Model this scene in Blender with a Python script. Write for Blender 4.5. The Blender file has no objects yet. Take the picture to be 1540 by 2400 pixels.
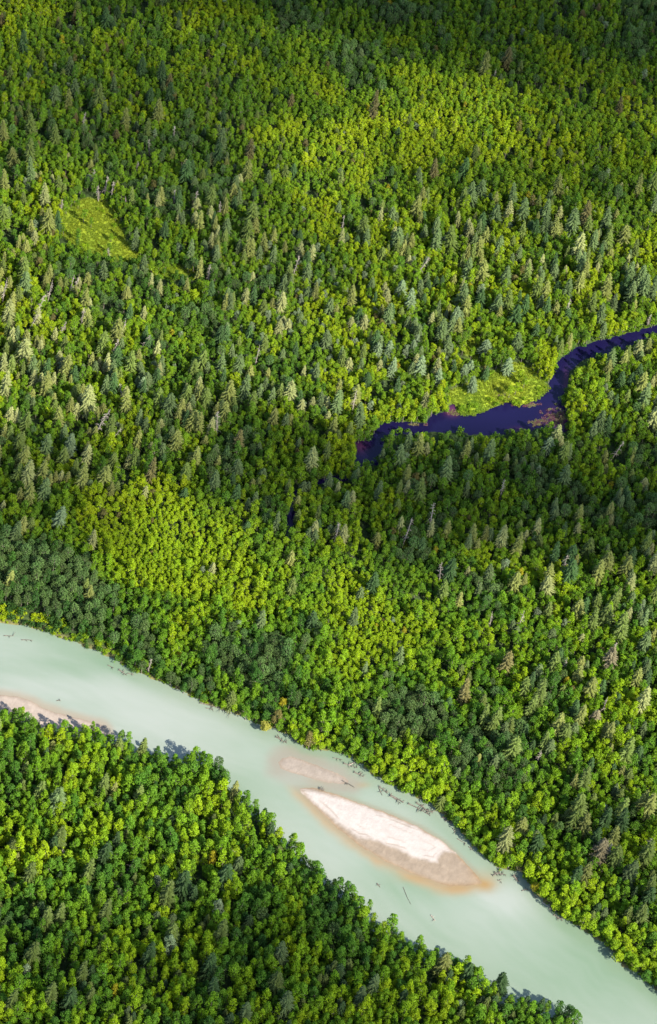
import bpy, math, random
import numpy as np
from mathutils import Matrix, Vector, Euler

rng = np.random.default_rng(7)
random.seed(7)
R = math.radians
scene = bpy.context.scene
C = scene.collection

# ------------------------------------------------------------------ camera, sky, sun, exposure
CAM_H, DEPRESSION, ROLL, VFOV = 810.0, R(50), R(10), R(24)
FWD = np.array([0, math.cos(DEPRESSION), -math.sin(DEPRESSION)])
UP0 = np.array([0, math.sin(DEPRESSION), math.cos(DEPRESSION)])
RT0 = np.array([1.0, 0, 0])
CUP = math.cos(ROLL) * UP0 - math.sin(ROLL) * RT0
CRT = math.sin(ROLL) * UP0 + math.cos(ROLL) * RT0
CAM = np.array([0, 0, CAM_H])
cam = bpy.data.cameras.new("camera")
cam.sensor_fit = 'VERTICAL'
cam.sensor_height = 24
cam.lens = 12 / math.tan(VFOV / 2)
cam.clip_start, cam.clip_end = 1, 60000
camera = bpy.data.objects.new("camera", cam)
C.objects.link(camera)
camera.matrix_world = Matrix(((CRT[0], CUP[0], -FWD[0], 0), (CRT[1], CUP[1], -FWD[1], 0), (CRT[2], CUP[2], -FWD[2], CAM_H), (0, 0, 0, 1)))
scene.camera = camera

SUN_EL, SUN_AZ = R(40), R(128)          # azimuth clockwise from the view direction (+Y)
SUN = np.array([math.sin(SUN_AZ) * math.cos(SUN_EL), math.cos(SUN_AZ) * math.cos(SUN_EL), math.sin(SUN_EL)])
world = bpy.data.worlds.new("World")
scene.world = world
world.use_nodes = True
wn = world.node_tree.nodes
sky = wn.new('ShaderNodeTexSky')
sky.sky_type = 'NISHITA'
sky.sun_disc = False
sky.sun_elevation = SUN_EL
sky.sun_rotation = SUN_AZ
world.node_tree.links.new(sky.outputs[0], wn['Background'].inputs[0])
wn['Background'].inputs[1].default_value = 0.125
sun = bpy.data.lights.new("sun", 'SUN')
sun.energy = 4.9
sun.angle = R(0.5)
sun.color = (1.0, 0.93, 0.80)
sun_ob = bpy.data.objects.new("sun", sun)
C.objects.link(sun_ob)
sun_ob.rotation_euler = Vector(SUN).to_track_quat('Z', 'Y').to_euler()
sun_ob.location = (0, 600, 1500)
scene.view_settings.view_transform = 'Standard'
scene.view_settings.look = 'None'
scene.view_settings.exposure = 1.72
scene.view_settings.gamma = 1
scene.cycles.max_bounces = 6
scene.cycles.diffuse_bounces = 3
scene.cycles.transmission_bounces = 3
scene.cycles.transparent_max_bounces = 24

# ------------------------------------------------------------------ ground positions
FPX = 1200 / math.tan(VFOV / 2)         # survey map units: 1540 x 2400
def project(P):
    v = np.asarray(P, float) - CAM
    d = v @ FWD
    return np.stack([770 + FPX * (v @ CRT) / d, 1200 - FPX * (v @ CUP) / d], -1)
def at(x, y, z=0.0):
    x = np.asarray(x, float); y = np.asarray(y, float)
    d = FWD + ((x - 770) / FPX)[..., None] * CRT + ((1200 - y) / FPX)[..., None] * CUP
    return CAM + d * ((z - CAM_H) / d[..., 2])[..., None]
def ppm(P):
    return FPX / ((np.asarray(P, float) - CAM) @ FWD)
def wpoly(pts, z=0.0):
    a = np.array(pts, float)
    return at(a[:, 0], a[:, 1], z)[:, :2]

def inside(poly, P):
    poly = np.asarray(poly, float); P = np.asarray(P, float)
    x, y = P[..., 0], P[..., 1]
    r = np.zeros(x.shape, bool)
    x0, y0 = poly[-1]
    for x1, y1 in poly:
        c = (y1 > y) != (y0 > y)
        with np.errstate(divide='ignore', invalid='ignore'):
            r ^= c & (x < (x0 - x1) * (y - y1) / (y0 - y1) + x1)
        x0, y0 = x1, y1
    return r
def dist_line(line, P, closed=False):
    line = np.asarray(line, float); P = np.asarray(P, float)
    best = np.full(P.shape[:-1], 1e9)
    n = len(line)
    for i in range(n if closed else n - 1):
        a, b = line[i], line[(i + 1) % n]
        ab = b - a
        t = np.clip(((P - a) @ ab) / max(1e-9, ab @ ab), 0, 1)
        best = np.minimum(best, np.hypot(P[..., 0] - a[0] - t * ab[0], P[..., 1] - a[1] - t * ab[1]))
    return best
def sdist(poly, P):                      # positive inside
    d = dist_line(poly, P, True)
    return np.where(inside(poly, P), d, -d)

# value noise in numpy
_nt = rng.random((256, 256))
def vnoise(P, scale, off=0.0):
    q = np.asarray(P, float) / scale + off
    i = np.floor(q).astype(int)
    f = q - i
    f = f * f * (3 - 2 * f)
    x0, y0 = i[..., 0] % 256, i[..., 1] % 256
    x1, y1 = (x0 + 1) % 256, (y0 + 1) % 256
    a = _nt[x0, y0] * (1 - f[..., 0]) + _nt[x1, y0] * f[..., 0]
    b = _nt[x0, y1] * (1 - f[..., 0]) + _nt[x1, y1] * f[..., 0]
    return a * (1 - f[..., 1]) + b * f[..., 1]
def fbm(P, scale, off=0.0):
    return 0.5 * vnoise(P, scale, off) + 0.3 * vnoise(P, scale / 2.1, off + 7.3) + 0.2 * vnoise(P, scale / 4.3, off + 3.1)
def smooth(a, b, x):
    t = np.clip((x - a) / (b - a), 0, 1)
    return t * t * (3 - 2 * t)

# outlines as surveyed on the ground
FAR_BANK = [(-160, 1435), (-60, 1452), (0, 1462), (60, 1469), (120, 1491), (200, 1520), (260, 1546), (320, 1581), (390, 1606), (465, 1646), (540, 1671), (610, 1702), (670, 1722),
            (715, 1757), (770, 1762), (800, 1768), (840, 1792), (870, 1818), (930, 1852), (1010, 1888), (1070, 1945), (1120, 2000), (1170, 2043), (1220, 2046), (1250, 2097),
            (1295, 2137), (1370, 2187), (1430, 2228), (1446, 2262), (1490, 2284), (1540, 2328), (1640, 2400), (1760, 2480)]
NEAR_EDGE = [(-160, 1622), (0, 1648), (50, 1652), (85, 1667), (100, 1681), (165, 1684), (225, 1697), (280, 1712), (350, 1737), (405, 1755), (445, 1757), (470, 1754), (505, 1752), (530, 1775), (534, 1810),
             (558, 1835), (590, 1862), (625, 1884), (650, 1914), (690, 1950), (725, 1985), (770, 2042), (825, 2068), (866, 2108), (890, 2150), (938, 2158), (940, 2182), (982, 2190), (1015, 2218), (1052, 2232), (1095, 2240),
             (1138, 2282), (1165, 2312), (1215, 2326), (1280, 2336), (1328, 2350), (1372, 2398), (1440, 2460), (1560, 2560)]
RIVER_SEEN = FAR_BANK + NEAR_EDGE[::-1]
near_ground = [(x - 8, y + 38) for x, y in NEAR_EDGE]
RIVER_BED = FAR_BANK + near_ground[::-1]
def q6(pts): return [(800 + x * .3788, 766.7 + y * .3788) for x, y in pts]
CREEK_NORTH = [(1640, 733), (1545, 763), (1510, 773), (1440, 791), (1395, 802)] + q6([(1500, 118), (1430, 135), (1370, 185), (1330, 250), (1310, 320), (1280, 380), (1220, 450), (1170, 470), (1090, 500), (1030, 470), (930, 505), (840, 545), (790, 557), (730, 542), (690, 480), (650, 530), (560, 545), (520, 610), (460, 602), (380, 590), (260, 595), (220, 640), (170, 700), (90, 715)])
CREEK_SOUTH = q6([(110, 760), (140, 820), (190, 850), (215, 860), (230, 790), (246, 720), (262, 655), (300, 670), (380, 655), (480, 660), (550, 640), (640, 650), (740, 640), (800, 660), (900, 660), (1040, 655), (1060, 640), (1125, 640), (1160, 650), (1200, 620), (1280, 615), (1330, 640), (1400, 640), (1390, 540), (1350, 470), (1390, 400), (1392, 330), (1400, 280), (1440, 240), (1510, 188)]) + [(1415, 834), (1470, 812), (1515, 789), (1548, 783), (1640, 756)]
CREEK_SEEN = CREEK_NORTH + CREEK_SOUTH
CREEK_TAIL = [(850, 1060), (838, 1095), (800, 1122), (752, 1132), (715, 1142), (690, 1170), (684, 1200), (680, 1235), (684, 1265)]
MEADOWS = [[(148, 488), (200, 466), (250, 474), (280, 515), (294, 565), (332, 604), (300, 616), (240, 604), (175, 580), (140, 548)],
           [(318, 612), (352, 622), (420, 622), (470, 640), (410, 655), (345, 650)],
           q6([(660, 400), (750, 370), (870, 320), (950, 275), (1070, 225), (1190, 265), (1255, 335), (1300, 385), (1220, 450), (1170, 470), (1090, 500), (1030, 470), (930, 505), (840, 545), (790, 557), (730, 542), (690, 480)]),
           q6([(750, 110), (800, 65), (865, 70), (860, 160), (905, 200), (890, 235), (820, 200), (760, 170)]),
           [(1172, 480), (1190, 476), (1206, 500), (1204, 522), (1186, 526), (1176, 505)],
           [(815, 680), (838, 676), (842, 692), (824, 700)],
           [(920, 1262), (990, 1285), (1020, 1310), (960, 1300)],
           [(1300, 622), (1322, 612), (1328, 640), (1306, 650)]]
BARW = [(625 + x * .3788, 1750 + y * .3788) for x, y in [(188, 253), (290, 266), (350, 285), (560, 350), (760, 425), (950, 500), (1010, 545), (1080, 580), (1180, 665), (1100, 660), (1065, 690), (1060, 727), (900, 695), (800, 640), (700, 602), (560, 562), (430, 474), (300, 362), (215, 290)]]
BAR = [(625 + x * .3788, 1750 + y * .3788) for x, y in [(176, 248), (300, 245), (500, 316), (750, 405), (960, 496), (1100, 585), (1200, 678), (1290, 768), (1345, 850), (1240, 868), (1140, 872), (1050, 850), (940, 806), (780, 740), (600, 638), (450, 522), (330, 412), (225, 305)]]
BAR2 = [(625 + x * .3788, 1750 + y * .3788) for x, y in [(56, 95), (88, 58), (160, 54), (240, 76), (340, 112), (470, 172), (540, 226), (470, 242), (380, 232), (250, 200), (150, 170), (75, 140)]]
SHORE = [(-160, 1606), (0, 1624), (40, 1630), (75, 1641), (100, 1656), (150, 1672), (200, 1685), (245, 1696), (260, 1725), (200, 1740), (100, 1730), (40, 1700), (-60, 1690), (-160, 1690)]
W = {k: wpoly(v) for k, v in dict(far=FAR_BANK, near=near_ground, bed=RIVER_BED, seen=RIVER_SEEN, creek=CREEK_SEEN, creekn=CREEK_NORTH, tail=CREEK_TAIL, bar=BAR, barw=BARW, bar2=BAR2, shore=SHORE).items()}
WM = [wpoly(m) for m in MEADOWS]

# ------------------------------------------------------------------ helpers
def tag(o, label=None, cat=None, group=None, kind=None):
    if label: o['label'] = label
    if cat: o['category'] = cat
    if group: o['group'] = group
    if kind: o['kind'] = kind
    return o
def mesh_from(name, V, F, mats, mat_idx=None, smooth_shade=False):
    me = bpy.data.meshes.new(name)
    me.from_pydata([tuple(v) for v in V], [], [tuple(f) for f in F])
    for m in (mats if isinstance(mats, (list, tuple)) else [mats]):
        me.materials.append(m)
    if mat_idx is not None:
        me.polygons.foreach_set('material_index', np.asarray(mat_idx, np.int32))
    if smooth_shade:
        me.polygons.foreach_set('use_smooth', np.ones(len(me.polygons), bool))
    me.update()
    return me
def link(name, me, parent=None):
    o = bpy.data.objects.new(name, me)
    C.objects.link(o)
    if parent: o.parent = parent
    return o
def vcolor(me, name, rgb):
    a = me.attributes.new(name, 'FLOAT_COLOR', 'POINT')
    a.data.foreach_set('color', np.concatenate([rgb, np.ones((len(rgb), 1))], 1).astype(np.float32).ravel())
def vfloat(me, name, v, dom='POINT'):
    a = me.attributes.new(name, 'FLOAT', dom)
    a.data.foreach_set('value', np.asarray(v, np.float32))

class Nodes:
    def __init__(s, name):
        s.m = bpy.data.materials.new(name); s.m.use_nodes = True
        s.t = s.m.node_tree; s.b = s.t.nodes['Principled BSDF']; s.out = s.t.nodes['Material Output']
    def n(s, typ, **kw):
        o = s.t.nodes.new(typ)
        for k, v in kw.items(): setattr(o, k, v)
        return o
    def l(s, a, b): s.t.links.new(a, b)
    def mul(s, ca, cb, fac=1.0, mode='MULTIPLY'):
        o = s.n('ShaderNodeMix', data_type='RGBA', blend_type=mode)
        o.inputs[0].default_value = fac
        for sock, i in ((ca, 6), (cb, 7)):
            if isinstance(sock, tuple): o.inputs[i].default_value = sock
            else: s.l(sock, o.inputs[i])
        return o
def leaf_material(name, transl=0.25, rough=0.55):
    k = Nodes(name)
    tint = k.n('ShaderNodeAttribute', attribute_type='INSTANCER', attribute_name='tint')
    var = k.n('ShaderNodeAttribute', attribute_type='GEOMETRY', attribute_name='var')
    mm = k.n('ShaderNodeVectorMath', operation='SCALE')
    k.l(tint.outputs['Color'], mm.inputs[0]); k.l(var.outputs['Fac'], mm.inputs['Scale'])
    k.l(mm.outputs[0], k.b.inputs['Base Color'])
    k.b.inputs['Roughness'].default_value = rough
    k.b.inputs['Specular IOR Level'].default_value = 0.12
    tr = k.n('ShaderNodeBsdfTranslucent')
    warm = k.mul(mm.outputs[0], (1.0, 1.0, 0.35, 1))
    k.l(warm.outputs[2], tr.inputs['Color'])
    mx = k.n('ShaderNodeMixShader'); mx.inputs[0].default_value = transl
    k.l(k.b.outputs[0], mx.inputs[1]); k.l(tr.outputs[0], mx.inputs[2]); k.l(mx.outputs[0], k.out.inputs['Surface'])
    return k.m
def wood_material(name, c1, c2, scale=2.0, rough=0.85):
    k = Nodes(name)
    tc = k.n('ShaderNodeTexCoord')
    no = k.n('ShaderNodeTexNoise'); no.inputs['Scale'].default_value = scale; no.inputs['Detail'].default_value = 4
    k.l(tc.outputs['Object'], no.inputs['Vector'])
    rp = k.n('ShaderNodeValToRGB')
    rp.color_ramp.elements[0].color = (*c1, 1); rp.color_ramp.elements[1].color = (*c2, 1)
    rp.color_ramp.elements[0].position, rp.color_ramp.elements[1].position = 0.35, 0.65
    k.l(no.outputs['Fac'], rp.inputs[0]); k.l(rp.outputs[0], k.b.inputs['Base Color'])
    k.b.inputs['Roughness'].default_value = rough
    return k.m
M_LEAF = leaf_material('broad_leaves')
M_NEEDLE = leaf_material('needles', 0.12, 0.6)
M_BARK = wood_material('grey_bark', (.06, .05, .04), (.16, .14, .11))
M_DEAD = wood_material('bleached_wood', (.13, .11, .09), (.24, .21, .17), 1.2)
M_LOG = wood_material('wet_log', (.035, .03, .025), (.11, .095, .075), 1.5)

# ------------------------------------------------------------------ tree shapes
def tube(path, radii, n=6):
    V, F = [], []
    path = np.asarray(path, float)
    for i, p in enumerate(path):
        d = path[min(i + 1, len(path) - 1)] - path[max(i - 1, 0)]
        d = d / (np.linalg.norm(d) + 1e-9)
        a = np.cross(d, [0.3, 0.9, 0.2] if abs(d[1]) < .8 else [1, 0, 0]); a /= np.linalg.norm(a)
        b = np.cross(d, a)
        for j in range(n):
            t = 2 * math.pi * j / n
            V.append(p + radii[i] * (math.cos(t) * a + math.sin(t) * b))
    for i in range(len(path) - 1):
        for j in range(n):
            F.append((i * n + j, i * n + (j + 1) % n, (i + 1) * n + (j + 1) % n, (i + 1) * n + j))
    F.append(tuple(range(n))[::-1]); F.append(tuple(range((len(path) - 1) * n, len(path) * n)))
    return V, F
class Shape:
    def __init__(s): s.V, s.F, s.var = [], [], []
    def add(s, V, F, var=1.0):
        o = len(s.V); s.V += [np.asarray(v) for v in V]; s.F += [tuple(i + o for i in f) for f in F]
        s.var += [var] * len(F)
    def mesh(s, name, mat):
        me = mesh_from(name, s.V, s.F, mat)
        vfloat(me, 'var', s.var, 'FACE')
        return me
def leaf_quads(sh, P, N, size, var):
    P = np.asarray(P); N = np.asarray(N)
    N = N / np.linalg.norm(N, axis=1, keepdims=True)
    ref = rng.normal(size=N.shape)
    A = np.cross(N, ref); A /= np.linalg.norm(A, axis=1, keepdims=True)
    B = np.cross(N, A)
    for p, nn, a, b, s_, v in zip(P, N, A, B, size, var):
        c = nn * s_ * .22
        sh.add([p - a * s_ * .5, p - b * s_ * .36 + c * .3, p + a * s_ * .5 - c, p + b * s_ * .36 + c * .3], [(0, 1, 2, 3)], float(v))
def clump(sh, c, r, n, size, squash=0.85, jit=.55, low=-.35):
    d = rng.normal(size=(n * 3, 3)); d /= np.linalg.norm(d, axis=1, keepdims=True)
    d = d[d[:, 2] > low][:n]
    rad = r * (0.72 + 0.36 * rng.random(len(d)))
    P = np.asarray(c) + d * rad[:, None] * [1, 1, squash]
    cv = 0.88 + .24 * rng.random()
    leaf_quads(sh, P, d + jit * rng.normal(size=d.shape), size * (.7 + .6 * rng.random(len(d))), cv * (.8 + .4 * rng.random(len(d))))

def crown_round(i):
    sh = Shape(); h = 10.5
    rx, rz = 1.7 + .35 * rng.random(), 2.0 + .7 * rng.random()
    off = rng.normal(size=2) * .35
    clump(sh, (off[0], off[1], h - .8), .85, 60, .46, 1.0)
    for k in range(15 + i % 4):
        t = k * 2.399 + rng.random() * .9
        zz = rng.uniform(-.95, .8)
        rr = math.sqrt(max(.05, 1 - zz * zz)) * rng.uniform(.55, 1.12)
        clump(sh, (rx * .8 * rr * math.cos(t) + off[0] * (.5 + zz / 2), rx * .8 * rr * math.sin(t) + off[1] * (.5 + zz / 2), h - 2.4 + rz * .85 * zz), rng.uniform(.45, .95), 48, .37, rng.uniform(.75, 1.2))
    for k in range(6):
        t = k * 1.05 + rng.random() * .5
        clump(sh, (1.15 * math.cos(t), 1.15 * math.sin(t), h - 4.6 - 1.3 * rng.random()), rng.uniform(.8, 1.1), 34, .55)
    return sh, h
def crown_tall(i):
    sh = Shape(); h = 15.0
    n = 20 + i % 4
    lean = rng.normal(size=2) * .5
    for k in range(n):
        f = (k + .5) / n
        z = 3.6 + f * 10.8
        w = 1.75 * math.sin(math.pi * (0.16 + .78 * f)) ** .8 * rng.uniform(.5, 1.15)
        t = k * 2.399 + rng.random()
        clump(sh, (w * math.cos(t) * .85 + lean[0] * f, w * math.sin(t) * .85 + lean[1] * f, z + rng.uniform(-.5, .5)), rng.uniform(.6, 1.2) * (1.05 - .3 * f), 56, .44, 1.05)
    clump(sh, (lean[0], lean[1], h - .6), .7, 50, .45, 1.2)
    return sh, h
def crown_dark(i):
    sh = Shape(); h = 11.5
    for k in range(5):
        t = k * 1.256
        clump(sh, (1.2 * math.cos(t), 1.2 * math.sin(t), h - 5.4), .9, 30, .5)
    for k in range(26):
        t = k * 2.399 + rng.random() * .4
        zz = 1 - 1.55 * (k + .5) / 26
        rr = math.sqrt(max(.02, 1 - zz * zz))
        clump(sh, (1.75 * rr * math.cos(t), 1.75 * rr * math.sin(t), h - 2.9 + 2.35 * zz + rng.uniform(-.3, .3)), rng.uniform(.45, .75), 30, .4, 1.0)
    return sh, h
def crown_bush(i):
    sh = Shape()
    for k in range(6):
        t = k * 2.399 + rng.random()
        r = .9 * math.sqrt(rng.random())
        clump(sh, (r * math.cos(t), r * math.sin(t), .8 + .5 * rng.random()), rng.uniform(.5, .8), 24, .45, .9, .6, -.6)
    return sh, 2.2
def crown_conifer(i):
    sh = Shape(); h = 22.0
    wide = (1.0, .82, 1.2, .92, 1.1)[i % 5]
    droop = (.55, .4, .7, .5, .62)[i % 5]
    z = 3.0 + rng.random()
    while z < h - .7:
        f = (z - 2) / (h - 2)
        L = wide * (3.5 * (1 - f) ** .72 + .3) * (1 if f > .12 else .8)
        nb = 8 if f < .6 else 7 if f < .85 else 5
        t0 = rng.random() * 6.28
        for k in range(nb):
            if rng.random() < .07: continue
            t = t0 + 6.283 * (k + .25 * rng.normal()) / nb
            l = L * rng.uniform(.7, 1.15)
            d = np.array([math.cos(t), math.sin(t), 0]); s = np.array([-math.sin(t), math.cos(t), 0])
            up = rng.uniform(.1, .28)
            wd = min(.36, .14 + .09 * l) * rng.uniform(.8, 1.25)
            pts, ws = [], []
            for q in (0.04, .35, .7, 1.0):
                pts.append(np.array([0, 0, z + (up * q - droop * q * q + .12 * q ** 4) * l]) + d * l * q + s * .12 * l * q * q * math.sin(k * 1.7 + z))
                ws.append(wd * (.55, 1.0, .9, .2)[len(ws)])
            vv = .75 + .5 * rng.random()
            V, F = [], []
            for p, w in zip(pts, ws):
                V += [p - s * w - np.array([0, 0, w * .6]), p + np.array([0, 0, w * .25]), p + s * w - np.array([0, 0, w * .6])]
            for a in range(3):
                F += [(3 * a, 3 * a + 1, 3 * a + 4, 3 * a + 3), (3 * a + 1, 3 * a + 2, 3 * a + 5, 3 * a + 4)]
            sh.add(V, F, vv)
            for q in (.4, .65, .88):               # hanging side twigs
                p = np.array([0, 0, z + (up * q - droop * q * q + .12 * q ** 4) * l]) + d * l * q + s * .12 * l * q * q * math.sin(k * 1.7 + z)
                for sg in (-1, 1):
                    e = p + s * sg * wd * (2.5 - 1.2 * q) + d * l * .2 - np.array([0, 0, .4 * wd + .16])
                    sh.add([p - d * .12, p + d * .16, e], [(0, 1, 2)], vv * rng.uniform(.8, 1.2))
        z += (1.3 - .65 * f) * rng.uniform(.85, 1.15)
    V, F = tube([(0, 0, h - 2.2), (0, 0, h - .8), (0, 0, h + .5)], [.3, .2, .03], 5)
    sh.add(V, F, 1.1)
    return sh, h
def trunk_broad(h, base, limbs=4, r0=.2):
    sh = Shape()
    V, F = tube([(0, 0, -.4), (0, 0, .4), (.05, .04, h * .45), (0, .08, h * .86)], [r0 * 1.35, r0, r0 * .75, r0 * .25]); sh.add(V, F)
    for k in range(limbs):
        t = k * 2.399; z = base * (.9 + .25 * k / limbs)
        l = 1.3 + .2 * k
        V, F = tube([(0, 0, z), (math.cos(t) * l * .55, math.sin(t) * l * .55, z + .9), (math.cos(t) * l, math.sin(t) * l, z + 2.2)], [r0 * .5, r0 * .35, r0 * .12], 5); sh.add(V, F)
    return sh
def trunk_conifer():
    sh = Shape()
    V, F = tube([(0, 0, -.4), (0, 0, .5), (0, 0, 9), (0, 0, 21)], [.48, .36, .25, .06], 7); sh.add(V, F)
    return sh
def dead_parts(i):
    tr, br = Shape(), Shape(); h = 19.0
    bend = rng.normal(size=2) * .4
    V, F = tube([(0, 0, -.4), (0, 0, 1), (bend[0], bend[1], h * .55), (bend[0] * .5, bend[1] * 1.5, h)], [.5, .4, .27, .07], 7); tr.add(V, F)
    for k in range((34, 20, 44, 26)[i % 4]):
        f = rng.uniform(.3, .99); z = f * h
        t = k * 2.399 + rng.random(); l = (2.7 * (1.15 - f) + .5) * rng.uniform(.5, 1.2)
        g = min(1, f / .55); c = bend * g if f < .55 else bend * (1 - (f - .55) / .45 * np.array([.5, -.5]))
        a = np.array([c[0], c[1], z])
        b = a + np.array([math.cos(t) * l * .6, math.sin(t) * l * .6, .1 * l]); e = a + np.array([math.cos(t) * l, math.sin(t) * l, -.22 * l])
        V, F = tube([a, b, e], [.13, .1, .03], 4); br.add(V, F)
        if rng.random() < .6:
            V, F = tube([b, b + np.array([math.cos(t + .8) * l * .35, math.sin(t + .8) * l * .35, -.1])], [.07, .02], 4); br.add(V, F)
    return tr, br

PROTO = {}
def merged(name, parts):
    V, F, mi, var, mats = [], [], [], [], []
    for j, (sh, mat) in enumerate(parts):
        o = len(V); V += sh.V; F += [tuple(a + o for a in f) for f in sh.F]; mi += [j] * len(sh.F); var += sh.var; mats.append(mat)
    me = mesh_from(name, V, F, mats, mi); vfloat(me, 'var', var, 'FACE')
    return me
def build_protos():
    for kind, fn, n, mat in (('round_broadleaf_tree', crown_round, 9, M_LEAF), ('tall_broadleaf_tree', crown_tall, 8, M_LEAF), ('dark_broadleaf_tree', crown_dark, 4, M_LEAF), ('conifer_tree', crown_conifer, 5, M_NEEDLE)):
        L = []
        for i in range(n):
            sh, h = fn(i)
            tr = trunk_conifer() if kind == 'conifer_tree' else trunk_broad(h, {'round_broadleaf_tree': 6.5, 'tall_broadleaf_tree': 6, 'dark_broadleaf_tree': 6.5}[kind])
            L.append(dict(h=h, crown=sh.mesh(kind + '_crown', mat), trunk=tr.mesh(kind + '_trunk', M_BARK), whole=merged(kind + '_whole', [(sh, mat), (tr, M_BARK)])))
        PROTO[kind] = L
    L = []
    for i in range(4):
        tr, br = dead_parts(i)
        L.append(dict(h=19.0, crown=br.mesh('bare_branches', M_DEAD), trunk=tr.mesh('bleached_trunk', M_DEAD)))
    PROTO['dead_tree'] = L
    PROTO['bush'] = [dict(h=2.2, whole=crown_bush(i)[0].mesh('bush', M_LEAF)) for i in range(4)]
    L = []
    for i in range(3):
        sh = Shape()
        for k in range(34):
            t = rng.random() * 6.28; r = .55 * math.sqrt(rng.random()); l = rng.uniform(.4, .95)
            p = np.array([r * math.cos(t), r * math.sin(t), 0]); o = np.array([rng.normal() * .22, rng.normal() * .22, l])
            s = np.array([math.cos(t * 3), math.sin(t * 3), 0]) * .09
            sh.add([p - s, p + s, p + o * .6 + s * .8, p + o, p + o * .6 - s * .8], [(0, 1, 2, 3, 4)], rng.uniform(.75, 1.25))
        L.append(dict(h=1.0, whole=sh.mesh('grass_tuft', M_LEAF)))
    PROTO['tuft'] = L
build_protos()

# ------------------------------------------------------------------ what grows where (map of the stand, every 154 x 150 survey units)
TONE = np.array([
 [.75,.6,.6,.6,.6,.55,.55,.55,.6,.6,.5],[.75,.6,.6,.65,.65,.6,.6,.65,.7,.7,.6],[.6,.5,.5,.55,.75,.8,.8,.8,.75,.65,.65],
 [.55,.6,.5,.5,.7,.75,.7,.65,.6,.65,.7],[.6,.6,.5,.5,.55,.6,.6,.6,.6,.65,.8],[.6,.55,.5,.5,.55,.6,.6,.6,.65,.65,.75],
 [.55,.55,.5,.45,.5,.55,.65,.7,.7,.65,.6],[.5,.5,.45,.4,.5,.55,.65,.65,.55,.5,.5],[.4,.5,.85,.7,.5,.5,.5,.5,.5,.5,.5],
 [.25,.22,.6,.9,.75,.6,.6,.65,.6,.6,.6],[.22,.3,.3,.5,.35,.6,.85,.75,.6,.6,.6],[.5,.5,.42,.35,.3,.6,.3,.4,.4,.6,.6],
 [.72,.7,.65,.6,.4,.75,.85,.45,.4,.55,.55],[.8,.75,.7,.8,.7,.5,.6,.6,.5,.5,.65],[.65,.6,.6,.7,.65,.5,.5,.55,.6,.5,.6],
 [.65,.7,.6,.6,.65,.55,.6,.6,.5,.6,.6],[.65,.65,.6,.6,.65,.65,.7,.7,.6,.6,.6]])
CONI = np.array([
 [.12,.2,.2,.12,.02,.02,.02,.03,.05,.08,.15],[.2,.25,.3,.22,.04,.02,.02,.04,.05,.06,.12],[.25,.3,.35,.3,.08,.03,.03,.06,.08,.06,.06],
 [.3,.25,.35,.3,.15,.08,.12,.2,.18,.12,.12],[.3,.15,.25,.3,.25,.2,.25,.3,.35,.4,.18],[.4,.4,.35,.25,.25,.25,.3,.35,.35,.2,.12],
 [.45,.5,.45,.4,.4,.4,.2,.1,.05,.08,.2],[.4,.45,.5,.45,.3,.2,.12,.15,.2,.2,.25],[.25,.2,.08,.2,.3,.25,.3,.3,.25,.25,.25],
 [.1,.08,.02,.02,.06,.08,.06,.1,.12,.2,.25],[.04,.04,.03,.02,.04,.04,.02,.06,.12,.22,.22],[.04,.04,.02,.02,.02,.03,.04,.08,.22,.25,.25],
 [.12,.1,.08,.05,.03,.02,.04,.06,.14,.3,.3],[.2,.18,.1,.08,.08,.1,.04,.06,.12,.35,.4],[.25,.22,.2,.18,.12,.1,.04,.08,.15,.3,.3],
 [.22,.25,.22,.2,.2,.2,.18,.1,.1,.1,.1],[.25,.25,.22,.2,.2,.2,.2,.2,.2,.2,.2]])
TALL = np.array([[.1]*11]*10 + [[.3,.3,.25,.2,.15,.1,.1,.1,.1,.1,.15],[.8,.8,.7,.5,.4,.3,.2,.15,.15,.2,.2],[.8,.8,.8,.8,.7,.5,.4,.3,.25,.25,.25],[.85]*6+[.6,.4,.4,.35,.3],[.85]*7+[.6,.5,.5,.5],[.85]*8+[.6]*3,[.85]*11])
def grid(G, S):
    x = np.clip(S[..., 0] / 154, 0, 9.999); y = np.clip(S[..., 1] / 150, 0, 15.999)
    i, j = x.astype(int), y.astype(int); u, v = x - i, y - j
    return (G[j, i] * (1 - u) + G[j, i + 1] * u) * (1 - v) + (G[j + 1, i] * (1 - u) + G[j + 1, i + 1] * u) * v
def blob(S, cx, cy, rx, ry):
    return np.exp(-(((S[..., 0] - cx) / rx) ** 2 + ((S[..., 1] - cy) / ry) ** 2))
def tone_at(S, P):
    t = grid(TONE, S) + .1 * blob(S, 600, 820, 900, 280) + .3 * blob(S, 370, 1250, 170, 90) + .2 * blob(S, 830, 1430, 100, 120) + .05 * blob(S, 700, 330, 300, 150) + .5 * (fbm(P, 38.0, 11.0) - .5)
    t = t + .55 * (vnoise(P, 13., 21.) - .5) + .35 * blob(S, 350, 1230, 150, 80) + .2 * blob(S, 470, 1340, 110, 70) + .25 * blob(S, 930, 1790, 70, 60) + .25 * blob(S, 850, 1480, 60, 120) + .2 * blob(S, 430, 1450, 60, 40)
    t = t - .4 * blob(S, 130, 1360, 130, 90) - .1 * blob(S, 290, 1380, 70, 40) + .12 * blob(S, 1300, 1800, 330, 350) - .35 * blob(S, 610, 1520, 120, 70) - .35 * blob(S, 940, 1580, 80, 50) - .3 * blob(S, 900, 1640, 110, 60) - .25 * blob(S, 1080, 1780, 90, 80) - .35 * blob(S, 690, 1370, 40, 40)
    return np.clip(t, 0, 1)
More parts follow.
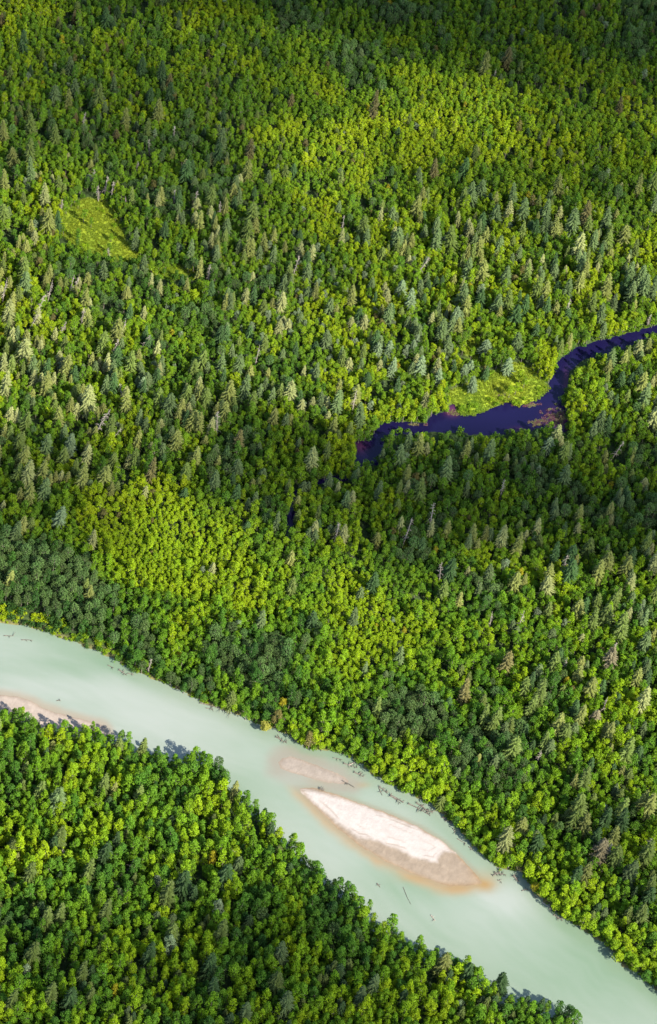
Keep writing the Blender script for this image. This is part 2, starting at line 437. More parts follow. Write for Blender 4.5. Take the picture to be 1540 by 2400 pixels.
def small_at(S):
    return np.clip(1.15 * blob(S, 385, 1260, 170, 105) + .8 * blob(S, 850, 1450, 90, 130) + .5 * blob(S, 1000, 1350, 250, 120) + .5 * blob(S, 650, 750, 300, 200) + .45 * blob(S, 700, 350, 350, 200), 0, 1)

GREENS = [np.array(c) for c in [(.026, .066, .012), (.054, .124, .011), (.112, .198, .007), (.205, .272, .005)]]
def broad_colour(t):
    x = np.clip(t, 0, .999) * 3; i = int(x)
    return GREENS[i] * (1 - (x - i)) + GREENS[i + 1] * (x - i)
CON_COL = dict(tan=(.112, .130, .030), olive=(.072, .104, .020), grey=(.064, .098, .032), dark=(.030, .064, .017), pale=(.155, .175, .060), silver=(.100, .142, .068), brown=(.085, .078, .025), pink=(.135, .118, .066))

# conifers and dead trees surveyed one by one: (centre of the crown, in the eight map sheets), optional height and colour
def sheet(n, pts):
    ox, oy = (0 if n % 2 else 770), 600 * ((n - 1) // 2)
    return [(ox + p[0] * .5, oy + p[1] * .5) + tuple(p[2:]) for p in pts]
CONIFERS = (
 sheet(1, [(325,315),(755,345,24),(665,320),(460,450,24),(535,400),(700,460),(800,440),(140,715,26,'olive'),(150,800,24),(15,620),(60,740),(25,850),(145,590),(590,560,20,'tan'),(740,520),(260,640,22,'olive'),(350,420),(255,450),(320,470,20,'tan'),(210,915,22,'pale'),(225,1035,24,'tan'),(270,1040),(1185,1010),(1165,1080),(1060,1070),(1160,1165),(935,1040),(990,920),(1175,1170),(870,800),(690,610),(1020,720),(1040,660),(1170,700,20,'brown'),(1160,800),(1240,1140),(20,1010),(110,200,24,'dark'),(500,90,20,'dark')])
 + sheet(2, [(845,270,20,'brown'),(735,300,24,'tan'),(500,795,20,'brown'),(640,790,20,'dark'),(875,915,22,'grey'),(635,930),(675,910),(720,890),(920,985,22,'grey'),(1025,990,22,'grey'),(975,1080),(1025,1060,22,'grey'),(1065,1075,22,'tan'),(1155,1040,26,'grey'),(1215,1010,26,'brown'),(1225,1065),(1310,1030,24,'grey'),(1180,1155,26,'pale'),(1250,1130),(1315,1130),(1390,1110),(585,1125,25,'olive'),(510,1130),(710,1160),(740,1110),(800,1150),(325,1115),(165,1070),(180,1120),(415,970),(790,1010,20,'grey'),(1080,870,22,'tan'),(1460,870,22,'tan'),(1370,500,18,'brown'),(215,490,26,'brown'),(690,730),(1530,860),(1000,115,20,'dark')])
 + sheet(3, [(115,130,22,'grey'),(110,60),(40,265,24,'pale'),(110,450,26,'pale'),(10,510,22,'pale'),(20,600,26,'pale'),(145,520),(210,530),(205,600,24,'tan'),(300,520,24,'tan'),(345,560),(540,350,24,'tan'),(480,410),(545,480),(530,540),(610,500,22,'olive'),(490,610),(525,600),(410,670,26,'pale'),(590,690,24,'tan'),(790,700,22,'grey'),(870,660,22),(930,650),(965,670),(740,670),(1145,615,24,'grey'),(1070,640),(1180,680),(945,490),(1040,510,22,'grey'),(1120,510),(900,770),(935,790),(1050,730,20,'tan'),(270,760,22,'tan'),(295,835,18,'grey'),(210,885,20,'grey'),(320,880,20,'silver'),(80,880),(95,940,22,'tan'),(510,800,24,'olive'),(820,870,22,'tan'),(1110,870,22,'brown'),(1110,1000),(915,950,22),(630,950),(700,1000,24,'brown'),(120,1020,26,'pale'),(70,1020,20,'olive'),(190,1010,22,'tan'),(380,1030,24,'tan'),(480,1030),(1460,950,22,'pale'),(870,1015),(1000,1060),(200,1090,20,'grey'),(130,1110,22,'tan'),(35,840),(110,780),(395,200,20,'tan'),(405,290,18,'tan'),(665,610,16,'silver'),(1360,640,22,'pale'),(905,530,18,'olive')])
 + sheet(4, [(655,70,24,'grey'),(725,80,24,'tan'),(835,105,22,'grey'),(935,90,22),(1190,40,24,'grey'),(1215,70,22,'tan'),(1180,130,22,'tan'),(1125,160,20,'grey'),(1310,140,22,'tan'),(1420,85,22,'grey'),(1470,100,22,'grey'),(1490,150,26,'grey'),(1525,170,24,'grey'),(985,160),(1025,170,22,'tan'),(925,230),(845,215,22),(630,190,24,'grey'),(715,200),(650,240),(790,230,20,'grey'),(600,290,20,'silver'),(390,210,22,'silver'),(275,275,22,'grey'),(535,350,22,'grey'),(610,340),(885,410,20,'grey'),(880,280),(1280,280,24,'grey'),(1240,220),(1330,485,19,'grey'),(1390,490,19,'tan'),(1455,440,18,'pale'),(1500,425,16,'tan'),(1475,600,22),(1485,660,26,'grey'),(1530,760,22,'pale'),(1275,780,22,'grey'),(1065,840,20,'pale'),(40,690,24,'grey'),(155,750,24,'grey'),(20,800),(130,650,18,'tan'),(375,875,20,'grey'),(425,890,22,'tan'),(340,940,22,'grey'),(370,1030),(560,1000,24,'grey'),(755,920,24,'grey'),(640,920,20,'tan'),(1110,1035,22,'grey'),(1105,920),(1030,890,16,'silver'),(235,1110),(430,1100,24,'olive'),(85,1150),(300,520,18,'silver'),(430,520,20,'silver'),(520,570,16,'silver'),(665,525,14,'silver'),(635,545,14,'silver'),(740,430,14,'silver'),(680,600,14,'silver'),(845,515,14,'silver'),(230,440,14,'silver'),(400,430,14,'silver'),(285,440,16,'silver'),(345,160,18,'silver')])
 + sheet(5, [(30,320,20,'tan'),(410,385,18,'tan'),(60,90,20,'grey'),(270,20,20,'silver')])
 + sheet(6, [(815,115,22,'pale'),(890,150,22,'tan'),(680,110,22,'tan'),(1065,195,22),(1135,200),(1175,15,20,'tan'),(1490,150,24,'olive'),(1530,240,22,'pale'),(1270,280,22,'tan'),(1400,260,22,'tan'),(1300,240),(1040,300,24),(1030,350,20,'pale'),(1135,280),(1420,340,20,'pale'),(1220,170),(540,370),(1240,510,24,'olive'),(1300,490,24,'olive'),(1335,430,22),(1260,430),(1380,540,28,'olive'),(1480,510,22),(1485,610,22,'grey'),(1170,460,20,'tan'),(1205,450),(1325,690,24,'pink'),(1450,780,20,'tan'),(1475,880,26,'pale'),(1230,830,22,'tan'),(1060,710),(1170,770,20,'tan'),(830,710,24,'brown'),(995,850,28,'olive'),(930,830,22,'olive'),(945,910,22),(645,840,24,'brown'),(1180,960,24,'tan'),(1080,1000,24,'tan'),(1250,970,16,'pink'),(790,970,24,'olive'),(735,955,22,'olive'),(770,1000),(860,1110,24,'olive'),(1400,1120,26,'olive'),(1310,1040,24,'tan'),(1020,1080),(1110,1040),(875,330,20,'tan'),(575,270),(230,920,22,'olive'),(210,330,20,'dark')])
 + sheet(7, [(480,80,24),(260,150,26,'grey'),(175,110,22,'olive'),(260,330,26,'olive'),(240,360),(480,400,24,'dark'),(130,500,26,'olive'),(400,480,26,'olive'),(775,590,28,'olive'),(860,540,24,'dark'),(1050,510,26,'dark'),(480,670,26,'olive'),(270,690,26,'olive'),(210,710,26,'olive'),(130,870,28,'olive'),(1030,770,26,'olive'),(690,870,24,'dark'),(370,960,26,'olive'),(980,920,24,'dark'),(800,780,22,'olive'),(640,130,22,'olive'),(1110,460,20,'grey'),(1320,870,24,'grey'),(1290,1010,24,'olive'),(1000,1040,26,'dark'),(30,1090,26,'olive'),(1150,1150,22,'grey'),(1340,1100,24,'grey'),(220,1060,26,'olive'),(320,1080,24,'dark')])
 + sheet(8, [(540,920,22,'tan'),(155,1080,24,'grey'),(210,1020,24,'grey'),(810,1010,22,'dark'),(835,330,24,'pale'),(1340,330,24,'tan'),(1200,270,24),(1150,250,22),(1200,500,24,'tan'),(1340,420,24,'olive'),(1275,390,24,'pink'),(1490,400,26,'olive'),(1410,490,24,'grey'),(1500,180,26,'tan'),(1470,160,24),(1300,240,24),(1370,200,26),(1180,180,26),(1200,60,26,'olive'),(1510,560,26,'olive'),(1505,610,22),(1470,690,24),(1380,250,26),(1160,510,22),(980,360,20,'dark'),(905,280,20,'tan'),(660,960,20,'dark'),(1250,330,22,'dark')]))
DEAD = (
 sheet(1, [(390,570,16),(430,830,16),(490,870,16),(522,893,16),(463,905,12),(595,955,12),(280,970,12),(515,1185,8),(820,930,14),(1035,985,14),(918,935,14),(640,780,10),(705,690,12),(815,630,14)])
 + sheet(2, [(135,1080,12),(70,1050,14),(775,350,10)])
 + sheet(3, [(155,235,24,16),(125,300,20,22),(225,160,18,8),(320,130,16,10),(335,140,16,12),(235,300,16,60),(270,340,14,18),(380,290,18),(525,430,16,10),(650,400,16,22),(565,340,18),(435,770,26,18),(515,830,14,24),(575,640,14,-12),(1200,465,18),(1345,655,14),(1375,50,20,6),(978,80,14),(1022,790,22),(8,160,22,8)])
 + sheet(4, [(410,45,20,18),(1115,250,18),(1340,905,16,12),(120,680,16),(815,1100,16),(1500,300,10)])
 + sheet(5, [(695,720,12)])
 + sheet(6, [(360,90,24),(35,100,18),(490,20,20),(1090,720,16),(1285,910,16),(895,510,18),(765,510,16),(530,280,16),(1100,240,16),(575,280,12),(1310,230,14),(985,1140,12),(1220,480,18,45),(1335,660,18)])
 + sheet(7, [(300,400,10),(595,450,14,16),(30,830,10,30)])
 + sheet(8, [(1290,400,18,6),(1475,350,14,10)]))

def river_ok(base, top):
    """Trees stand clear of the open water, the sand and the creek."""
    return ~(inside(W['bed'], base[:, :2]) | inside(RIVER_SEEN, project(base)) | inside(RIVER_SEEN, project(top)))

# ------------------------------------------------------------------ scatter the stand
trees = []          # dict(kind, p, h, scl, yaw, tilt(x,y), var, tint, hand, colname)
def con_base(x, y, h):
    p = at(np.array(x), np.array(y), .55 * h); return np.array([p[0], p[1], 0.3])
cells = {}
CELL = 5.0
def cell_add(p, r, kind=0):
    cells.setdefault((int(p[0] // CELL), int(p[1] // CELL)), []).append((p[0], p[1], r))
def clash(p, r):
    ci, cj = int(p[0] // CELL), int(p[1] // CELL)
    for i in (ci - 1, ci, ci + 1):
        for j in (cj - 1, cj, cj + 1):
            for (x, y, q) in cells.get((i, j), ()):
                if (x - p[0]) ** 2 + (y - p[1]) ** 2 < (r + q) ** 2: return True
    return False
def lean_for(S):
    return R(8) * max(0, 1 - S[0] / 800) * min(1, max(0, (S[1] - 500) / 700)) - R(4) * min(1, max(0, (S[0] - 700) / 700)) * max(0, 1 - S[1] / 1500)
for c in CONIFERS:
    h = c[2] if len(c) > 2 else random.uniform(18, 23)
    h *= .84
    col = c[3] if len(c) > 3 else random.choice(['olive', 'grey', 'tan', 'olive', 'dark'] if c[1] < 1500 else ['olive', 'dark', 'olive', 'tan'])
    p = con_base(c[0], c[1], h)
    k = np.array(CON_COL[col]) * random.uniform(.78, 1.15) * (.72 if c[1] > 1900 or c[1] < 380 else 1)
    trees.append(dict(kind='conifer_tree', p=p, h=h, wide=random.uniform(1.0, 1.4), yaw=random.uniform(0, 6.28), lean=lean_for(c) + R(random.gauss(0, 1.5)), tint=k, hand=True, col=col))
    cell_add(p, 1.3)
for c in DEAD:
    h = c[2] * .88; p = con_base(c[0], c[1], h)
    ang = R(c[3]) if len(c) > 3 else R(random.gauss(2, 3))
    trees.append(dict(kind='dead_tree', p=p, h=h, wide=random.uniform(.9, 1.2), yaw=random.uniform(0, 6.28), lean=ang, tint=np.array((.4, .36, .3)), hand=True, col='pale', fell=len(c) > 3 and c[3] > 40))
    cell_add(p, .8)

edge = at(np.array([-90., 1630, -90, 1630]), np.array([2500., 2500, -60, -60]))
Y0, Y1 = edge[:, 1].min() - 10, edge[:, 1].max() + 25
NTRY = 480000
yy = Y0 + (Y1 - Y0) * rng.random(NTRY); 
xr = (rng.random(NTRY) * 2 - 1)
half = 135 + (yy - Y0) / (Y1 - Y0) * 160
cx = np.interp(yy, [Y0, Y1], [at(np.array(770.), np.array(2450.))[0], at(np.array(770.), np.array(0.))[0]])
BX, BY = cx + xr * (half + 45), yy
BASE = np.stack([BX, BY, np.full(NTRY, .3)], -1)
S9 = project(BASE + [0, 0, 9.0])
TN = tone_at(S9, BASE[:, :2]); CF = grid(CONI, S9); TL = grid(TALL, S9); SM = small_at(S9)
LIME = np.clip(blob(S9, 370, 1250, 170, 95) + blob(S9, 830, 1430, 110, 130) + .8 * blob(S9, 700, 330, 300, 150), 0, 1)
PATCH = np.clip(1.4 * blob(S9, 385, 1265, 175, 105) + .6 * blob(S9, 830, 1430, 100, 110) - .2 + .5 * (vnoise(BASE[:, :2], 12., 71.) - .5), 0, 1)
SIL = np.clip(blob(S9, 700, 720, 280, 130) + blob(S9, 940, 850, 160, 110), 0, 1) * .10 + .004
mead = np.zeros(NTRY, bool)
LV = [0.0, 3.0, 6.0, 9.0]
PROBE = [project(BASE + [dx, 0, z]) for z in LV for dx in ((0,) if z == 0 else (-1.5, 1.5))]
PROBE += [project(BASE + [0, 0, 11.0])]
SB = PROBE[0]
wob = np.stack([vnoise(BASE[:, :2], 7., 51.) - .5, vnoise(BASE[:, :2], 7., 61.) - .5], -1) * 36
for mi_, (m, wm) in enumerate(zip(MEADOWS, WM)):
    keep = rng.random(NTRY) < (.012, .05, .008, .06, .06, .05, .4, .2)[mi_]
    hit = np.zeros(NTRY, bool)
    for q_ in PROBE[:-1]: hit |= inside(m, q_ + wob * (.8, .3, .35, .6, .6, .6, 1, 1)[mi_])
    mead |= hit & ~keep
tail_hit = np.zeros(NTRY, bool)
for q_ in PROBE[:5]: tail_hit |= dist_line(CREEK_TAIL[2:4], q_) < 4.6
for q_ in PROBE[:5]: tail_hit |= dist_line(CREEK_TAIL[6:], q_) < 4.6
ok = ~mead & ~tail_hit & (dist_line(W['tail'], BASE[:, :2]) > 1.3) & ~inside(W['bed'], BASE[:, :2])
for q_ in PROBE[:-1]: ok &= ~inside(CREEK_SEEN, q_)
for q_ in (PROBE[0], PROBE[3], PROBE[4], PROBE[5], PROBE[6], PROBE[7]): ok &= ~inside(RIVER_SEEN, q_)
near_far_bank = NFB = dist_line(W['far'], BASE[:, :2])
TN = np.clip(TN + .22 * smooth(22, 6, NFB) * (S9[:, 0] > 500), 0, 1)
CL = (vnoise(BASE[:, :2], 16., 5.) - .5)
GAP = vnoise(BASE[:, :2], 8.5, 31.) + .35 * (vnoise(BASE[:, :2], 30., 13.) - .5)
ok &= ~((NFB < 10 - S9[:, 0] / 45) & (S9[:, 0] < 330) & (S9[:, 1] > 1350))
ok &= ~((GAP < .19 + .12 * blob(S9, 220, 260, 330, 230) + .06 * blob(S9, 350, 2250, 400, 200)) & (rng.random(NTRY) < .93) & (SM < .6))
idx = np.nonzero(ok)[0]
u1, u2, u3, u4, u5, u6 = (rng.random(NTRY) for _ in range(6))
for i in idx:
    p = BASE[i]; S = S9[i]
    t = TN[i]
    kind = 'round_broadleaf_tree'; r = (1.0 if S[1] < 560 else 1.1 if S[1] < 1100 else 1.18 if S[1] < 1600 else 1.34) * (1 - .42 * SM[i])
    if u1[i] < CF[i] * (.36 if S[1] < 1080 else .24) * (1 - PATCH[i]) * (1 + 2.2 * CL[i]):
        kind = 'conifer_tree'; r = 1.1
    elif u2[i] < TL[i]:
        kind = 'tall_broadleaf_tree'; r = 1.4 if S[1] > 1500 else 1.2
    elif t + .3 * (u6[i] - .5) < .36:
        kind = 'dark_broadleaf_tree'; r = 1.25
    if kind != 'conifer_tree': r *= .74 + .62 * u3[i] ** 1.4
    if clash(p, r): continue
    cell_add(p, r)
    sc = r / 1.5
    if kind == 'conifer_tree':
        h = 9.8 + 7 * u3[i] ** 1.6
        h *= (.75 if S[1] < 450 else 1)
        up = S[1] < 1500
        col = (['olive', 'grey', 'tan', 'grey', 'pale', 'dark'] if up and S[0] > 300 else ['tan', 'olive', 'pale', 'grey', 'olive', 'tan'] if up else ['olive', 'dark', 'olive', 'dark', 'tan', 'grey'])[int(u4[i] * 6)]
        if S[1] < 330: col = ['dark', 'olive', 'dark', 'grey', 'olive', 'brown'][int(u4[i] * 6)]
        if S[1] > 2050: col = ['olive', 'dark', 'olive', 'dark', 'olive', 'grey'][int(u4[i] * 6)]
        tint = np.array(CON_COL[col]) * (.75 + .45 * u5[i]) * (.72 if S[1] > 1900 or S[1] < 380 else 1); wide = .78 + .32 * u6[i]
    else:
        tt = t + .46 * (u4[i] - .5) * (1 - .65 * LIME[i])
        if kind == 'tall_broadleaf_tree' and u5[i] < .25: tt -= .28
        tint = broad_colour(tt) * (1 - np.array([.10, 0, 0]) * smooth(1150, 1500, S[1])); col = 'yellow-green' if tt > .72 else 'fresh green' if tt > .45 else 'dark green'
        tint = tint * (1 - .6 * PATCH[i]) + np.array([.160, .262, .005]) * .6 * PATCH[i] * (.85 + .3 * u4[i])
        if kind == 'dark_broadleaf_tree': tint = (np.array((.048, .095, .026)) * (1 - .3 * u4[i]) + np.array((.075, .088, .022)) * .3 * u4[i]) * (.7 + .75 * u5[i]); col = 'dark grey-green'
        elif u6[i] < SIL[i]: tint = np.array((.14, .19, .10)) * (.7 + .4 * u5[i]); col = 'silvery grey-green'
        elif u6[i] > .9985: tint = np.array((.22, .20, .01)); col = 'golden'
        elif u6[i] > .995: tint = np.array((.115, .105, .03)); col = 'brownish'
        base_h = {'round_broadleaf_tree': 9.3, 'tall_broadleaf_tree': 12.5, 'dark_broadleaf_tree': 10.0}[kind]
        h = base_h * (.8 + .4 * u5[i]) * (.82 + .4 * vnoise(p[:2], 11., 41.)) * (1 - .35 * SM[i]) * (.34 + .66 * sc); wide = sc
        if near_far_bank[i] < 9 and kind != 'dark_broadleaf_tree': h *= .72
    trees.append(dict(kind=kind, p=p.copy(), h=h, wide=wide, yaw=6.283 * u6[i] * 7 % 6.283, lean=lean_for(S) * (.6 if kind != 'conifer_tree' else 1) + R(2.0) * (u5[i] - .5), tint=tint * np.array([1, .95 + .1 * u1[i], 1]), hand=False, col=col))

for t in trees:
    pr = PROTO[t['kind']]
    t['v'] = random.randrange(len(pr))
    t['sz'] = t['h'] / pr[t['v']]['h']
    if t['kind'] == 'conifer_tree': t['sx'] = t['wide'] * (.55 + .45 * t['sz'])
    elif t['kind'] == 'dead_tree': t['sx'] = t['wide'] * (.35 + .45 * t['sz'])
    else: t['sx'] = t['wide']
    t['M'] = Euler((0, t['lean'], 0)).to_matrix().to_4x4() @ Matrix.Rotation(t['yaw'], 4, 'Z')
    t['eul'] = t['M'].to_euler()
    ctr = t['p'] + np.array([math.sin(t['lean']) * t['h'] * .7, 0, t['h'] * .7])
    t['s'] = project(ctr)
    t['size'] = t['h'] * t['sx'] * ppm(ctr) ** 2
    s = t['s']
    t['inframe'] = (12 < s[0] < 1528) and (14 < s[1] < 2380)

# ------------------------------------------------------------------ individuals and the rest of the stand
def q(v): return f"{v:.1f}"
d_far = lambda P: dist_line(W['far'], P)
def where(t):
    p = t['p'][:2][None]; s = t['s']
    if inside(W['bed'], p)[0] is None: return ''
    df = float(dist_line(W['far'], p)[0]); dn = float(dist_line(W['near'], p)[0]); dc = float(np.abs(sdist(W['creek'], p))[0])
    dm = min(float(np.abs(sdist(WM[k], p))[0]) for k in (0, 2))
    if dn < df and s[1] > 1600:
        return 'fringing the near riverbank' if dn < 12 else 'in the near-bank forest'
    if df < 12: return 'fringing the far riverbank'
    if dc < 12: return 'beside the dark creek'
    if dm < 10: return 'beside the grassy meadow'
    if df < 120: return 'in the far-bank forest'
    return 'in the wooded valley'
WORD = {'round_broadleaf_tree': 'broadleaf tree', 'tall_broadleaf_tree': 'broadleaf tree', 'dark_broadleaf_tree': 'broadleaf tree', 'conifer_tree': 'conifer', 'dead_tree': 'dead tree'}
SHAPEW = {'round_broadleaf_tree': 'round', 'tall_broadleaf_tree': 'tall', 'dark_broadleaf_tree': 'dense', 'conifer_tree': 'pointed', 'dead_tree': 'bare'}
CCOL = dict(tan='tan-green', olive='olive', grey='grey-green', dark='dark green', pale='pale straw-green', silver='silvery', brown='brownish', pink='pinkish dying')
GROUPW = {'round_broadleaf_tree': 'round broadleaf trees of the valley forest', 'tall_broadleaf_tree': 'tall broadleaf trees along the river', 'dark_broadleaf_tree': 'dense dark broadleaf trees', 'conifer_tree': 'conifers standing in the forest', 'dead_tree': 'bleached dead trees in the forest'}
used = set()
def label_for(t):
    col = CCOL[t['col']] if t['kind'] == 'conifer_tree' else t['col']
    if t['kind'] == 'dead_tree': col = 'bleached leaning' if abs(t['lean']) > R(7) else 'bleached'
    sx, sy = t['s'][0] / 15.4, t['s'][1] / 24
    for d in range(30):
        l = f"{SHAPEW[t['kind']]} {col} {WORD[t['kind']]} {where(t)}, {q(sx + .1 * d)}% across and {q(sy)}% down"
        if l not in used: break
    used.add(l)
    return l
KEEP = {'round_broadleaf_tree': 290, 'tall_broadleaf_tree': 290, 'dark_broadleaf_tree': 290, 'conifer_tree': 298, 'dead_tree': 200}
CATW = {'round_broadleaf_tree': 'tree', 'tall_broadleaf_tree': 'tree', 'dark_broadleaf_tree': 'tree', 'conifer_tree': 'conifer', 'dead_tree': 'dead tree'}
def make_tree(t):
    pr = PROTO[t['kind']][t['v']]
    root = bpy.data.objects.new(t['kind'], None)
    C.objects.link(root)
    root.empty_display_size = 1
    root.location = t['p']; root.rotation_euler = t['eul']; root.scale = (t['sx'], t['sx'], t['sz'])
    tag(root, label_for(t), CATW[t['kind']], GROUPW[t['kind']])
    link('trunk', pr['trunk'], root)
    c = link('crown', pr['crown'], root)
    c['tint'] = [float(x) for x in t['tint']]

def scatter(name, protos, P, E, S, T, label, cat):
    me = bpy.data.meshes.new(name)
    n = len(P)
    me.vertices.add(n)
    me.vertices.foreach_set('co', np.asarray(P, np.float32).ravel())
    for nm, typ, arr, key in (('rot', 'FLOAT_VECTOR', E, 'vector'), ('scl', 'FLOAT_VECTOR', S, 'vector')):
        a = me.attributes.new(nm, typ, 'POINT'); a.data.foreach_set(key, np.asarray(arr, np.float32).ravel())
    a = me.attributes.new('tint', 'FLOAT_COLOR', 'POINT')
    a.data.foreach_set('color', np.concatenate([np.asarray(T), np.ones((n, 1))], 1).astype(np.float32).ravel())
    a = me.attributes.new('pick', 'INT', 'POINT'); a.data.foreach_set('value', rng.integers(0, len(protos), n).astype(np.int32))
    for m in (M_LEAF, M_NEEDLE, M_BARK): me.materials.append(m)
    o = link(name, me)
    tag(o, label, cat, None, 'stuff')
    g = bpy.data.node_groups.new(name, 'GeometryNodeTree')
    g.interface.new_socket('Geometry', in_out='INPUT', socket_type='NodeSocketGeometry')
    g.interface.new_socket('Geometry', in_out='OUTPUT', socket_type='NodeSocketGeometry')
    gi, go = g.nodes.new('NodeGroupInput'), g.nodes.new('NodeGroupOutput')
    jn = g.nodes.new('GeometryNodeJoinGeometry')
    for m in protos:
        src = bpy.data.objects.new(m.name, m)
        oi = g.nodes.new('GeometryNodeObjectInfo'); oi.inputs['Object'].default_value = src
        ti = g.nodes.new('GeometryNodeGeometryToInstance')
        g.links.new(oi.outputs['Geometry'], ti.inputs[0]); g.links.new(ti.outputs[0], jn.inputs[0])
    ip = g.nodes.new('GeometryNodeInstanceOnPoints')
    ip.inputs['Pick Instance'].default_value = True
    def attr(nm, typ):
        a = g.nodes.new('GeometryNodeInputNamedAttribute'); a.data_type = typ; a.inputs['Name'].default_value = nm
        return a.outputs[0]
    er = g.nodes.new('FunctionNodeEulerToRotation')
    g.links.new(attr('rot', 'FLOAT_VECTOR'), er.inputs[0])
    g.links.new(gi.outputs[0], ip.inputs['Points']); g.links.new(jn.outputs[0], ip.inputs['Instance'])
    g.links.new(attr('pick', 'INT'), ip.inputs['Instance Index'])
    g.links.new(er.outputs[0], ip.inputs['Rotation']); g.links.new(attr('scl', 'FLOAT_VECTOR'), ip.inputs['Scale'])
    g.links.new(ip.outputs[0], go.inputs[0])
    md = o.modifiers.new('scatter', 'NODES'); md.node_group = g
    return o

STUFF_NAME = {'round_broadleaf_tree': ('broadleaf_forest', 'mass of small round green broadleaf trees filling the valley floor'), 'tall_broadleaf_tree': ('tall_broadleaf_forest', 'mass of tall green broadleaf trees along the river forest'),
              'dark_broadleaf_tree': ('dark_broadleaf_forest', 'mass of dense dark green broadleaf trees beyond the far riverbank'), 'conifer_tree': ('conifer_forest', 'mass of smaller pointed conifers scattered through the valley forest')}
for kind in KEEP:
    L = [t for t in trees if t['kind'] == kind]
    cand = sorted([t for t in L if t['inframe']], key=lambda t: -t['size'] * (4 if t['hand'] else 1))
    solo = cand[:KEEP[kind]]
    ids = set(map(id, solo))
    for t in solo: make_tree(t)
    rest = [t for t in L if id(t) not in ids]
    print(kind, len(L), 'solo', len(solo), 'rest', len(rest))
    if rest and kind in STUFF_NAME:
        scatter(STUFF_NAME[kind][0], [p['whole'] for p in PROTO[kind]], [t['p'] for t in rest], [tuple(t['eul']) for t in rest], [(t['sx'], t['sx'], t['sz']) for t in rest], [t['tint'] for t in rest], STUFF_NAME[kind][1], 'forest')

# undergrowth between the trees and along the banks
n = 26000
sel = rng.choice(NTRY, n, replace=False)
ug_ok = ~inside(W['bed'], BASE[sel, :2]) & ~inside(CREEK_SEEN, SB[sel]) & (dist_line(W['tail'], BASE[sel, :2]) > 2.2) & ~inside(RIVER_SEEN, SB[sel]) & ~inside(W['shore'], BASE[sel, :2])
for m in MEADOWS: ug_ok &= ~inside(m, SB[sel])
P = BASE[sel][ug_ok]
sc = rng.uniform(.8, 1.8, len(P)) * .9
tt = np.clip(TN[sel][ug_ok] * .6, 0, .9)
scatter('undergrowth', [p['whole'] for p in PROTO['bush']], P, np.stack([0 * sc, 0 * sc, rng.random(len(P)) * 6.28], -1), np.stack([sc, sc, sc * rng.uniform(.8, 1.6, len(P))], -1),
        np.array([broad_colour(v) for v in tt]), 'low green undergrowth filling the gaps between the forest trees', 'undergrowth')
bp = []
seg = W['far']
for a, b in zip(seg[:-1], seg[1:]):
    L = np.hypot(*(b - a)); nrm = np.array([-(b - a)[1], (b - a)[0]]) / L
    for k in range(int(L * 1.9)):
        f = rng.random(); off = .5 + (5.5 if f > 2 else 7) * rng.random() ** 1.3
        bp.append((*(a + (b - a) * f + nrm * off), .3, off))
cn = W['creekn'][:-1]
for a, b in zip(cn[:-1], cn[1:]):
    L = np.hypot(*(b - a)); nrm = np.array([(b - a)[1], -(b - a)[0]]) / L
    for k in range(int(L * 1.6)):
        f = rng.random(); off = .4 + 5 * rng.random() ** 1.3
        bp.append((*(a + (b - a) * f + nrm * off), .3, off))
bp = np.array(bp)
bp = bp[~inside(W['creek'], bp[:, :2])]
for m, wm in zip(MEADOWS, WM):
    lo, hi = wm.min(0), wm.max(0)
    c_ = lo - 3 + (hi - lo + 6) * rng.random((int((hi - lo).prod() * .2), 2))
    e_ = sdist(wm, c_)
    c_ = c_[(e_ > -3) & (rng.random(len(c_)) < np.exp(-np.clip(e_, 0, 99) / 2.8) * .4 + .01) & ~inside(W['creek'], c_)]
    meadow_shrubs = np.c_[c_, np.full(len(c_), .3), 2 + 3 * rng.random(len(c_))] if wm is WM[0] else np.r_[meadow_shrubs, np.c_[c_, np.full(len(c_), .3), 2 + 3 * rng.random(len(c_))]]
for k in (0, 2): bp = bp[~inside(WM[k], bp[:, :2]) | (rng.random(len(bp)) < .25)]
bp = np.r_[bp, meadow_shrubs]
S = project(bp[:, :3])
sc = rng.uniform(.5, 1.1, len(bp)) * (.6 + .12 * bp[:, 3])
yel = blob(S, 40, 1445, 200, 45) + .6 * blob(S, 500, 1650, 70, 25)
tc = np.array([broad_colour(np.clip(.55 + .3 * rng.random() + .3 * y, 0, 1)) for y in yel])
scatter('bank_shrubbery', [p['whole'] for p in PROTO['bush']], bp[:, :3], np.stack([0 * sc, 0 * sc, rng.random(len(bp)) * 6.28], -1), np.stack([sc, sc, sc], -1), tc, 'bright green low shrubs along riverbank, creek bank and meadow edges', 'shrubbery')
gp, gt = [], []
for m, wm in zip(MEADOWS, WM):
    lo, hi = wm.min(0), wm.max(0)
    q_ = lo + (hi - lo) * rng.random((int((hi - lo).prod() * 1.5), 2))
    gp.append(q_[inside(wm, q_)])
gp = np.concatenate(gp)
gn = fbm(gp, 14., 2.)
sc = rng.uniform(.6, 1.4, len(gp))
gt = np.stack([.165 + .13 * (gn - .5), .222 + .06 * (gn - .5), .016 + 0 * gn], -1) * rng.uniform(.92, 1.06, (len(gp), 1))
scatter('marsh_grass', [p['whole'] for p in PROTO['tuft']], np.c_[gp, np.full(len(gp), .3)], np.stack([0 * sc, 0 * sc, rng.random(len(gp)) * 6.28], -1), np.stack([sc, sc, sc * .5], -1), gt, 'yellow-green marsh grass covering the open meadows', 'grass')

